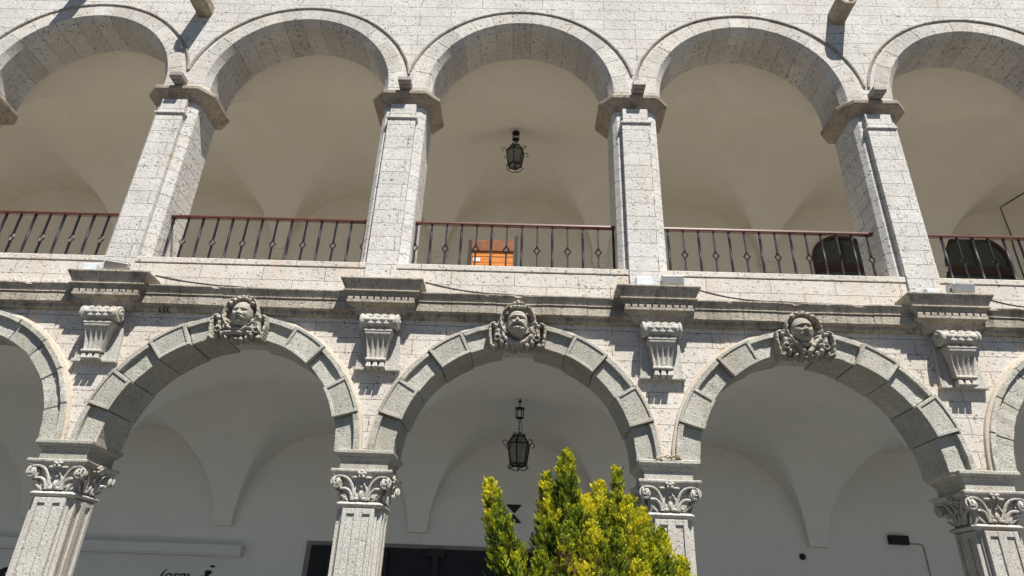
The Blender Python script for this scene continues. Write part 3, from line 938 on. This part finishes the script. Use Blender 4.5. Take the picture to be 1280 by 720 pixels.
# ------------------------------------------------------------------ things of the lower gallery wall
lb = MB()
lb.box(-9.4, -3.46, WB - .22, WB - .002, 2.60, 2.78)
hb = empty('fascia_box', (-6.4, WB, 2.60)); tag(hb, 'long white boxed ledge along the back wall of the lower gallery', 'ledge box')
lb.xform(Matrix.Translation((6.4, -WB, -2.60)))
lb.build('box_body', M['white'], hb, bevel=.01)
l2 = MB(); l2.box(-3.0, 2.94, -.20, -.002, -.028, -.001); l2.build('lower_lip', M['plaster_low'], hb, bevel=.004)

def text_mesh(s, size, depth, shear=0.0):
    cu = bpy.data.curves.new('t', 'FONT'); cu.body = s; cu.size = size; cu.extrude = depth; cu.shear = shear
    cu.align_x = 'CENTER'
    o = bpy.data.objects.new('t', cu); COL.objects.link(o)
    dg = bpy.context.evaluated_depsgraph_get()
    me = bpy.data.meshes.new_from_object(o.evaluated_get(dg))
    COL.objects.unlink(o); bpy.data.objects.remove(o)
    return me
def wall_text(name, s, size, x, z, mat, parent=None, y=WB - .012, shear=0.0, off=(0,0,0)):
    me = text_mesh(s, size, .006, shear)
    me.transform(Matrix.Rotation(PI/2, 4, 'X'))
    me.materials.clear(); me.materials.append(mat)
    o = bpy.data.objects.new(name, me); COL.objects.link(o); o.parent = parent
    o.location = (x - off[0], y - off[1], z - off[2]); return o

ic = empty('information_sign', (-8.12, WB, 2.0)); tag(ic, 'round black sign with a pale letter i at the bottom left of the wall', 'sign')
d = MB(); d.lathe([(.235, -.001), (.235, -.02)], (0,0,0), 32, axis='y'); d.build('disc', M['black'], ic)
wall_text('letter', 'i', .42, -8.12, 1.87, M['white'], ic, WB - .026, off=(-8.12, WB, 2.0))
lt = MB()
pts = [(-7.66 + .16*(1-math.cos(t)), WB - .012, 2.02 + .22*math.sin(t)) for t in [R(a) for a in range(-80, 81, 10)]]
pts = [(-7.70 + .20*math.cos(R(a)), WB-.012, 1.98 + .17*math.sin(R(a))) for a in range(60, 301, 15)]
lt.tube([(p[0]+7.7, p[1]-WB, p[2]-1.98) for p in pts], .035, 6)
lo = empty('wall_lettering', (-7.7, WB, 1.98)); tag(lo, 'black round letter beside the information sign, half behind the left column', 'lettering')
lt.build('letter', M['black'], lo)
tx = empty('wall_lettering', (-4.75, WB, 2.1)); tag(tx, 'slanted black lettering under the long white ledge box', 'lettering')
wall_text('word', '(orm.', .30, -4.74, 2.10, M['black'], tx, shear=.30, off=(-4.75, WB, 2.1))
em = empty('wall_emblem', (-4.10, WB, 2.1)); tag(em, 'small black tiered emblem on the wall, right of the slanted lettering', 'emblem')
e = MB()
for (cx_, cz_, rx_, rz_) in ((0.06,.285,.055,.022),(0,.17,.075,.045),(-.02,.10,.05,.05),(-.12,.04,.09,.07),(.12,.04,.09,.07),(0,-.02,.12,.08)):
    e.blob((cx_, -.008, cz_), (rx_, .012, rz_), 14, 8)
e.build('emblem_body', M['black'], em)

hg = empty('hourglass_plaque', (1.945, WB, 3.60)); tag(hg, 'black hourglass shaped wall mark above the slatted shutter, behind the conifer', 'plaque')
q = MB(); q.prism([(-.165,.175),(.165,.175),(.012,.0)], 'y', -.02, -.001); q.build('upper_triangle', M['black'], hg)
q = MB(); q.prism([(-.165,-.185),(.165,-.185),(-.0,-.012)], 'y', -.02, -.001); q.build('lower_triangle', M['black'], hg)

eb = empty('vent_box', (9.70, WB, 3.26)); tag(eb, 'small black box on the gallery wall with a thin conduit', 'box')
q = MB(); q.box(-.195, .195, -.09, -.001, -.0, .175); q.build('housing', M['black'], eb, bevel=.006)
q = MB(); q.tube([(.196,-.015,.03),(.44,-.015,.025),(.475,-.015,.01),(.49,-.015,-.03),(.50,-.015,-.6),(.50,-.015,-2.8)], .011, 6); q.build('conduit', M['lampbox'], eb)
ch = empty('cable_outlet', (7.74, WB, 2.97)); tag(ch, 'round black cable outlet low under a vault foot', 'outlet')
q = MB(); q.lathe([(.062,-.001),(.062,-.03),(.04,-.045),(.012,-.05)], (0,0,0), 14, axis='y'); q.build('cover', M['black'], ch)

# ------------------------------------------------------------------ railings
def bal_plain():
    b = MB()
    b.box(-.013, .013, -.013, .013, 0, .40); b.box(-.013, .013, -.013, .013, .525, .90)
    for e in (-1, 1):
        b.tube([(0,0,.395),(e*.048,0,.4625),(0,0,.53)], .0125, 4)
    b.box(-.016, .016, -.016, .016, .375, .395); b.box(-.016, .016, -.016, .016, .53, .55)
    return b
def bal_twist():
    b = MB()
    rings = []
    for k in range(0, 61):
        t = k/60; a = 2*PI*5.5*max(0, min(1, (t-.12)/.76)); r = .0215
        rings.append([(r*math.cos(a + j*PI/2 + PI/4), r*math.sin(a + j*PI/2 + PI/4), t*.90) for j in range(4)])
    b.loft(rings)
    return b
bp_ = bal_plain().build('baluster', M['iron']); bt_ = bal_twist().build('baluster', M['iron'])
PROTO = [bp_, bt_]
RAIL_LAB = ['iron railing with red wooden handrail at the left edge of the upper gallery',
            'iron railing with red wooden handrail above the round smooth faced mask',
            'iron railing with red wooden handrail in front of the orange wooden board',
            'iron railing with red wooden handrail above the mask with coat lapels',
            'iron railing with red wooden handrail at the right edge of the upper gallery']
for n, i in enumerate(range(1, 6)):
    x0, x1 = XC[i] + UX + .38, XC[i+1] + UX - .38
    rt = empty('railing', ((x0+x1)/2, .32, 6.401))
    tag(rt, RAIL_LAB[n], 'railing', 'railings of the upper gallery')
    h = MB()
    hw = (x1-x0)/2
    h.loft([[(-hw, y, z_), (hw, y, z_), (hw, y+.0001, z_), (-hw, y+.0001, z_)] for (y, z_) in ((0, .9),)] * 1 + []) if False else None
    h.prism([(-.032,.902),(.032,.902),(.040,.915),(.036,.945),(.018,.958),(-.018,.958),(-.036,.945),(-.040,.915)], 'x', -hw, hw)
    h.build('handrail', M['handrail'], rt, bevel=.004)
    k0 = int(2*hw/.243)
    for k in range(k0 + 1):
        src = PROTO[(k + n) % 2]
        c = src.copy(); COL.objects.link(c); c.parent = rt
        c.location = (-hw + (2*hw - k0*.243)/2 + k*.243, 0, 0)
    bb = MB(); bb.box(-hw, hw, -.012, .012, .035, .050); bb.build('bottom_bar', M['iron'], rt)
for o in PROTO:
    COL.objects.unlink(o)

# ------------------------------------------------------------------ wooden board behind the middle railing
bd = empty('notice_board', (1.47, 1.3, 6.38)); tag(bd, 'orange slatted wooden board between black posts behind the middle railing', 'board')
for k in range(9):
    pass
q = MB()
zz = .30
rows = [.30,.42,.54,.66,.78,.90,1.0]
for a, b in zip(rows, rows[1:]): q.box(-.36, .36, -.02 - .004*((int(a*100)//12) % 2), .01, a, b - .008)
q.build('plank_panel', M['wood'], bd, bevel=.004)
q = MB(); q.loft([[(-.37,-.05,1.0),(.37,-.05,1.0),(.37,.03,1.0),(-.37,.03,1.0)], [(-.37,-.05,1.20),(.37,-.05,1.24),(.37,.03,1.24),(-.37,.03,1.20)]])
q.build('top_board', plain('brown_wood', (.20,.07,.022), .45, 0, .35, 9), bd, bevel=.006)
for (x, hh) in ((-.40, 1.22), (.41, 1.32)):
    q = MB(); q.box(x - .028, x + .028, -.05, .03, 0, hh); q.build('post', M['black'], bd, bevel=.005)
q = MB(); q.box(-.33, -.21, -.028, -.0245, .80, .87); q.build('paper_tag', M['white'], bd)

# ------------------------------------------------------------------ lanterns
def make_lantern(loc, label, drop):
    """drop: distance from ceiling to the lantern's crown; origin at the ceiling hook"""
    t = empty('hanging_lantern', loc)
    tag(t, label, 'lantern', 'lanterns hanging from the vaults')
    c = MB()
    c.lathe([(.009,.30),(.009,-.10)], (0,0,0), 8); c.lathe([(.03,.02),(.03,-.01)], (0,0,0), 10)
    c.lathe([(.030,-.10),(.085,-.115),(.085,-.135),(.03,-.14)], (0,0,0), 16)
    for k in range(6):
        a = k*PI/3
        c.box(.068*math.cos(a)-.008, .068*math.cos(a)+.008, .068*math.sin(a)-.008, .068*math.sin(a)+.008, -.30, -.13)
    c.lathe([(.075,-.295),(.08,-.305),(.05,-.315),(.01,-.33)], (0,0,0), 16)
    c.build('ceiling_mount', M['iron'], t, smooth=40)
    ch_ = MB()
    z0 = -.325; nl = max(2, int((drop - .325)/.058))
    for k in range(nl):
        zc = z0 - (drop - .325)*(k+.5)/nl
        hl = (drop - .325)/nl*.66
        pts = []
        for j in range(11):
            a = 2*PI*j/10
            x_, z_ = .017*math.cos(a), hl*math.sin(a)
            pts.append((x_, 0, zc + z_) if k % 2 == 0 else (0, x_, zc + z_))
        ch_.tube(pts, .006, 5)
    ch_.tube([(.02,0,-.32),(.06,.01,-.32-(drop-.325)*.5),(.02,0,-drop)], .005, 5)
    ch_.build('chain', M['iron'], t)
    f = MB()
    zt = -drop
    def hexr(r, z, rot=.35): return [Vector((r*math.cos(rot + k*PI/3), r*math.sin(rot + k*PI/3), z)) for k in range(6)]
    A, B, C_ = hexr(.115, zt - .02), hexr(.205, zt - .165), hexr(.150, zt - .52)
    ring = MB()
    for k in range(6):
        k2 = (k+1) % 6
        f.tube([A[k], A[k2]], .013, 5); f.tube([B[k], B[k2]], .013, 5); f.tube([C_[k], C_[k2]], .017, 5)
        f.tube([A[k], B[k], C_[k]], .014, 5)
        # pierced crest on the shoulder
        m_ = (A[k] + A[k2])/2
        f.tube([A[k], m_ + Vector((0,0,.055)), A[k2]], .009, 5)
        # feet
        f.tube([C_[k], C_[k]*1.0 + Vector((C_[k].x*.28, C_[k].y*.28, -.035))], .008, 5)
    f.tube([(0,0,zt),(0,0,zt - .05)], .012, 6)
    for k in range(0, 6, 2): f.tube([(0,0,zt+.005), A[k] + Vector((0,0,.0))], .008, 5)
    # lower ring of scrolled wire and finial
    rr = hexr(.185, zt - .565)
    for k in range(6): f.tube([rr[k], (rr[k]+rr[(k+1)%6])/2 + Vector((0,0,-.035)), rr[(k+1)%6]], .009, 5)
    f.tube([(0,0,zt-.52),(0,0,zt-.64)], [.02,.006], 6)
    for k in range(3): f.tube([C_[2*k], (0,0,zt-.56)], .009, 5)
    f.build('frame', M['iron'], t)
    gl = MB()
    A2, B2, C2 = hexr(.108, zt - .025), hexr(.197, zt - .165), hexr(.143, zt - .515)
    gl.loft([A2, B2, C2], cap=False)
    gl.build('glass', M['lglass'], t)
    for k in range(6):
        s = MB()
        b = B[k]; d_ = Vector((b.x, b.y, 0)).normalized()
        pts = [b + d_*(.01 + .045 - .045*math.cos(a)) + Vector((0,0,.045*math.sin(a) + .01)) for a in [j*.55 for j in range(10)]]
        s.tube(pts, .008, 5)
        s.build('scroll_ornament', M['iron'], t)
    return t
make_lantern((2.02, 3.03, 5.22), 'black iron hanging lantern in the lower gallery, above the conifer', .62)
make_lantern((1.745, 2.95, 11.54), 'black iron hanging lantern in the upper gallery, above the middle railing', .50)

# ------------------------------------------------------------------ lamps on the ledges
def flood(loc, rz, label, pitch=.25):
    t = empty('floodlight', loc, None, rz); tag(t, label, 'floodlight', 'floodlights on the cornice blocks')
    h = MB()
    h.loft([[(-.155,-.09,z_),(.155,-.09,z_),(.155,.09,z_),(-.155,.09,z_)] if False else [(-a,-b,z_),(a,-b,z_),(a,b,z_),(-a,b,z_)] for (a,b,z_) in ((.12,.05,.045),(.155,.085,.07),(.155,.09,.185),(.15,.085,.20))])
    h.xform(Matrix.Translation((0,0,.12)) @ Matrix.Rotation(pitch, 4, 'X') @ Matrix.Translation((0,0,-.12)))
    h.build('housing', M['alu'], t, bevel=.008)
    g_ = MB(); g_.box(-.135,.135,-.07,.07,.2005,.207); g_.xform(Matrix.Translation((0,0,.12)) @ Matrix.Rotation(pitch, 4, 'X') @ Matrix.Translation((0,0,-.12)))
    g_.build('glass', M['glass_front'], t)
    y = MB(); y.box(-.17,.17,-.02,.02,.0,.012)
    for e_ in (-1, 1): y.box(e_*.168-.006, e_*.168+.006, -.02, .02, .0121, .14)
    y.build('yoke', M['alu'], t, bevel=.003)
flood((-4.00, -.20, 5.986), .35, 'tilted grey floodlight on the leftmost cornice block', .45)
flood((4.20, -.20, 5.986), -.05, 'silver floodlight on the cornice block just right of the middle arch', .2)
flood((8.34, -.20, 5.986), .05, 'silver floodlight on the rightmost cornice block', .2)
def jbox(loc, label, w_, hh):
    t = empty('junction_box', loc); tag(t, label, 'junction box', 'pale boxes on the cornice blocks')
    b = MB(); b.box(-w_/2, w_/2, -.05, .05, 0, hh); b.build('case', M['palebox'], t, bevel=.01)
    l = MB(); l.box(-w_/2+.012, w_/2-.012, -.058, -.0505, .012, hh-.012); l.build('cover', M['palebox'], t, bevel=.003)
    c = MB(); c.tube([(w_/2,0,.06),(w_/2+.05,0,.07),(w_/2+.09,0,.05)], .018, 8); c.build('cable_gland', M['cable'], t)
jbox((-4.40, -.17, 5.986), 'pale grey box left of the tilted floodlight', .20, .16)
jbox((3.79, -.17, 5.986), 'pale grey box left of the silver floodlight, right of the middle arch', .24, .19)
jbox((7.93, -.17, 5.986), 'pale grey box left of the rightmost silver floodlight', .20, .12)

SPL = ['small grey spotlight box on the leftmost full upper capital', 'small grey spotlight box on the upper capital left of the upper lantern',
       'small grey spotlight box on the upper capital right of the upper lantern', 'small brown spotlight box on the rightmost upper capital']
for k, (dx, lab) in enumerate(zip((.02, .00, .06, .02), SPL)):
    x = XC[2+k] + UX + dx
    t = empty('spotlight', (x, -.15, 9.80)); tag(t, lab, 'spotlight', 'spotlights on the upper capitals')
    b = MB(); SQ = .78; b.loft([[(-.13,-.10,.02),(.13,-.10,.02),(.13,.16,.02),(-.13,.16,.02)], [(-.14,-.14,.06),(.14,-.14,.06),(.14,.16,.06),(-.14,.16,.06)], [(-.14,-.14,.17),(.14,-.14,.17),(.14,.16,.17),(-.14,.16,.17)]])
    b.v = [(p_[0]*SQ, p_[1]*SQ, .02 + (p_[2]-.02)*SQ) for p_ in b.v]
    b.build('housing', M['lampbox'], t, bevel=.01)
    b = MB(); b.box(-.07,.07,-.03,.10,-.005,.0195); b.build('foot', M['lampbox'], t)

# ------------------------------------------------------------------ cables
CL = ['black cable along the cornice above the round smooth faced mask', 'black cable along the cornice above the bearded crowned mask',
      'black cable along the cornice above the mask with coat lapels', 'black cable along the cornice at the right edge']
for k, i in enumerate((2, 3, 4, 5)):
    a, b = XC[i] + .60, XC[i+1] - .58
    q = MB()
    pts = []
    for j in range(25):
        t = j/24
        zz = 5.885 + .10*math.exp(-t*7) + .012*math.sin(t*9 + k)*(1-t)
        pts.append((a + (b-a)*t, -.115 - .07*math.exp(-t*6) + .07*t, zz - .02*t + .0))
    q.tube(pts, .013, 6)
    q.tube([(p_[0], p_[1]+.02, p_[2]+.012+.01*math.sin(j*.8)) for j, p_ in enumerate(pts[:15])], .008, 5)
    o = q.build('cornice_cable', M['cable'])
    tag(o, CL[k], 'cable', 'cables on the cornice')
q = MB()
q.tube([(14.62, 3.5, 11.42),(14.18, 4.5, 11.38),(13.90, 5.25, 11.31),(14.05, 5.40, 10.62),(14.08, WB-.015, 10.2),(14.10, WB-.015, 6.4)], .016, 6)
tag(q.build('wall_cable', M['cable']), 'thin dark cable bent down the back wall of the upper gallery at right', 'cable')

tw = empty('dry_twig', (XC[4] + .02, -.08, 3.565)); tag(tw, 'dry pale twig lying on the column ledge just right of the conifer', 'twig')
q = MB()
q.tube([(-.16,-.02,.005),(-.08,-.03,.03),(0,-.02,.012),(.09,-.03,.03),(.17,-.01,.008)], .010, 5)
q.tube([(-.10,-.03,.01),(-.02,-.035,.045),(.05,-.03,.02)], .008, 5)
q.tube([(.02,-.03,.02),(.10,-.04,.05),(.15,-.03,.035)], .007, 5)
q.build('stem', plain('dry_straw', (.50,.40,.24), .9), tw)
# ------------------------------------------------------------------ golden conifer
def conifer():
    T = empty('golden_conifer', (2.62, -3.0, 0)); tag(T, 'golden green conifer with several pointed leaders in front of the arcade', 'tree')
    base = Vector((2.62, -3.0, .35))
    rr = random.Random(11)
    # leaders : tip, foot, radius, dead share
    L = [((1.815,-3.0,2.70), (2.16,-2.97,1.45), .128, .06),
         ((1.93,-2.95,2.42), (2.25,-2.95,1.35), .105, .12),
         ((2.300,-3.0,2.76), (2.38,-2.95,1.5), .12, .06),
         ((2.475,-3.02,2.955), (2.50,-3.0,1.5), .155, .04),
         ((2.63,-2.92,2.60), (2.60,-2.95,1.4), .20, .10),
         ((2.765,-2.9,2.73), (2.72,-2.95,1.4), .17, .05),
         ((2.915,-2.95,2.85), (2.88,-3.0,1.6), .065, .10),
         ((3.00,-3.0,2.60), (2.92,-3.0,1.4), .18, .12),
         ((3.10,-3.0,2.49), (2.98,-3.0,1.2), .20, .0),
         ((3.24,-3.05,2.33), (3.05,-3.0,1.1), .21, .0),
         ((3.40,-3.0,2.13), (3.15,-3.0,1.0), .21, .0),
         ((3.52,-3.0,1.97), (3.2,-3.0,.9), .17, .0),
         ((2.66,-3.25,2.34), (2.64,-3.1,1.1), .17, .10),
         ((2.86,-3.22,2.30), (2.82,-3.1,1.1), .165, .12),
         ((2.45,-3.25,2.22), (2.46,-3.15,1.0), .17, .40),
         ((2.25,-3.12,2.12), (2.34,-3.1,1.0), .13, .15),
         ((3.02,-3.30,2.06), (2.94,-3.2,.9), .17, .0),
         ((2.58,-3.35,2.02), (2.58,-3.2,.9), .15, .25),
         ((2.62,-2.7,2.45), (2.6,-2.8,1.1), .2, .1),
         ((2.95,-2.7,2.35), (2.9,-2.8,1.1), .2, .1)]
    V, F, TI = [], [], []
    def spray(c, d, side, size, tint, dead):
        """a flat fan of scale leaves : an axis with short side twigs"""
        d = d.normalized(); side = (side - d*side.dot(d)).normalized(); nrm = d.cross(side)
        parts = [(Vector((0,0,0)), d, 1.0)]
        for k in range(1, 6):
            t = k*.16
            for e_ in (-1, 1):
                parts.append((d*(t*size), (d*.9 + side*(e_*.62) + nrm*rr.uniform(-.35,.35)).normalized(), (.66 - .085*k)*rr.uniform(.8,1.2)))
        for (o_, dr, ln) in parts:
            l = size*ln; wd = size*.062
            sd = (side*.8 + nrm*rr.uniform(-.6,.6)); sd = (sd - dr*sd.dot(dr)).normalized()
            p0 = c + o_
            i = len(V)
            V.extend([p0 - sd*wd*.5, p0 + dr*l*.55 - sd*wd, p0 + dr*l, p0 + dr*l*.55 + sd*wd, p0 + sd*wd*.5])
            F.append((i, i+1, i+2, i+3, i+4))
            TI.append((max(0, min(1, tint + rr.uniform(-.10,.12))), dead))
    for (tip, foot, rad, dead) in L:
        tip, foot = Vector(tip) - Vector((0,0,.07)), Vector(foot)
        ax = tip - foot; ln = ax.length; axn = ax.normalized()
        a1 = axn.cross(Vector((0,1,0))).normalized(); a2 = axn.cross(a1)
        seed = rr.uniform(0, 50)
        n = int(1500*(rad/.17)*(ln/1.3))
        for k in range(n):
            t = rr.random()**.75                             # 0 foot, 1 tip
            prof = (1-t)**.62*min(1, .45 + 1.2*t) if t < .999 else 0
            prof = min(1.0, ((1-t)/.48)**.72)
            ang = rr.uniform(0, 2*PI)
            lump = 1.08 + .55*noise.noise(Vector((math.cos(ang)*1.3 + seed, math.sin(ang)*1.3, t*ln*6.5))) + .35*noise.noise(Vector((math.cos(ang)*4 + seed, math.sin(ang)*4, t*ln*14)))
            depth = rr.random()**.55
            rloc = rad*prof*lump*(.25 + .75*depth)
            out = a1*math.cos(ang) + a2*math.sin(ang)
            c = foot + ax*t + out*rloc
            d = (axn*(.9 + .6*t) + out*rr.uniform(.25, 1.0) + Vector((rr.uniform(-.3,.3), rr.uniform(-.3,.3), rr.uniform(-.1,.3))))
            side = out.cross(axn) + Vector((rr.uniform(-.5,.5), rr.uniform(-.5,.5), rr.uniform(-.5,.5)))
            clump = noise.noise(Vector((c.x*6, c.y*6, c.z*6)))
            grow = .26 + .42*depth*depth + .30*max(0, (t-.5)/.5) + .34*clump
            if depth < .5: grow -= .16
            isdead = 1.0 if (rr.random() < dead*(.4 + 1.6*max(0, noise.noise(Vector((c.x*5, c.y*5+9, c.z*5))))) ) else 0.0
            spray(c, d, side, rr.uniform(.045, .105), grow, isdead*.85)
    # inner mass lower down, out of the frame
    for k in range(3200):
        z_ = rr.uniform(.3, 1.75); ang = rr.uniform(0, 2*PI); rad = .55*min(1, (z_-.1)/.5)*rr.random()**.4
        c = Vector((2.62 + 1.15*rad*math.cos(ang), -3.0 + .8*rad*math.sin(ang), z_))
        out = Vector((math.cos(ang), math.sin(ang), .6))
        spray(c, out, Vector((-math.sin(ang), math.cos(ang), .3)), rr.uniform(.08,.13), .25 + .3*rr.random(), 0)
    me = bpy.data.meshes.new('crown')
    b0 = Vector((2.62, -3.0, 0))
    me.from_pydata([tuple(v - b0) for v in V], [], F)
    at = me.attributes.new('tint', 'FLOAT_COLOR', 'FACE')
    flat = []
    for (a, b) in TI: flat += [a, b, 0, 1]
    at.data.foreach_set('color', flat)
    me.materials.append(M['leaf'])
    o = bpy.data.objects.new('crown', me); COL.objects.link(o); o.parent = T
    tr = MB()
    tr.tube([(0,0,-.05),(.02,0,.3),(0,.02,.8),(0,0,1.3)], [.11,.085,.06,.035], 10)
    for (tip, foot, rad, dead) in L:
        f_, t_ = Vector(foot) - b0, Vector(tip) - b0
        tr.tube([(0,0,.35), (f_*.5 + Vector((0,0,.25))), f_, f_.lerp(t_, .55), f_.lerp(t_, .9)], [.045,.03,.022,.012,.004], 6)
    tr.build('trunk', M['bark'], T, smooth=60)
conifer()

# ------------------------------------------------------------------ light, sky, camera
EL, AZ = 60.5, 25          # sun height; right of the facade's normal
wd = bpy.data.worlds.new('World'); sc.world = wd; wd.use_nodes = True
nt = wd.node_tree
sky = nt.nodes.new('ShaderNodeTexSky'); sky.sky_type = 'NISHITA'; sky.sun_disc = False
sky.sun_elevation = R(EL); sky.sun_rotation = R(180 - AZ); sky.altitude = 2300; sky.dust_density = .1; sky.air_density = .7
bg = nt.nodes['Background']; bg.inputs['Strength'].default_value = .05
nt.links.new(sky.outputs[0], bg.inputs[0])
sun = bpy.data.lights.new('sun', 'SUN'); sun.energy = 5.0; sun.angle = R(.53); sun.color = (1, .965, .905)
so = bpy.data.objects.new('sun', sun); COL.objects.link(so)
sd = Vector((math.sin(R(AZ))*math.cos(R(EL)), -math.cos(R(AZ))*math.cos(R(EL)), math.sin(R(EL))))   # towards the sun
so.rotation_euler = sd.to_track_quat('Z', 'Y').to_euler(); so.location = (8, -12, 22)

cam = bpy.data.cameras.new('camera'); cam.sensor_width = 36; cam.lens = 830/1280*36; cam.clip_end = 500
co = bpy.data.objects.new('camera', cam); COL.objects.link(co)
rx, ry, rz = 2.03674, 0.03927, 0.02547
MR = Matrix.Rotation(rz, 4, 'Z') @ Matrix.Rotation(rx, 4, 'X') @ Matrix.Rotation(ry, 4, 'Z')
co.matrix_world = Matrix.Translation((2.09154, -8.81815, 1.6)) @ MR
sc.camera = co

sc.render.engine = 'CYCLES'
sc.cycles.use_denoising = True
sc.cycles.max_bounces = 8; sc.cycles.diffuse_bounces = 5
sc.view_settings.view_transform = 'Standard'; sc.view_settings.look = 'None'
sc.view_settings.exposure = .78; sc.view_settings.gamma = 1
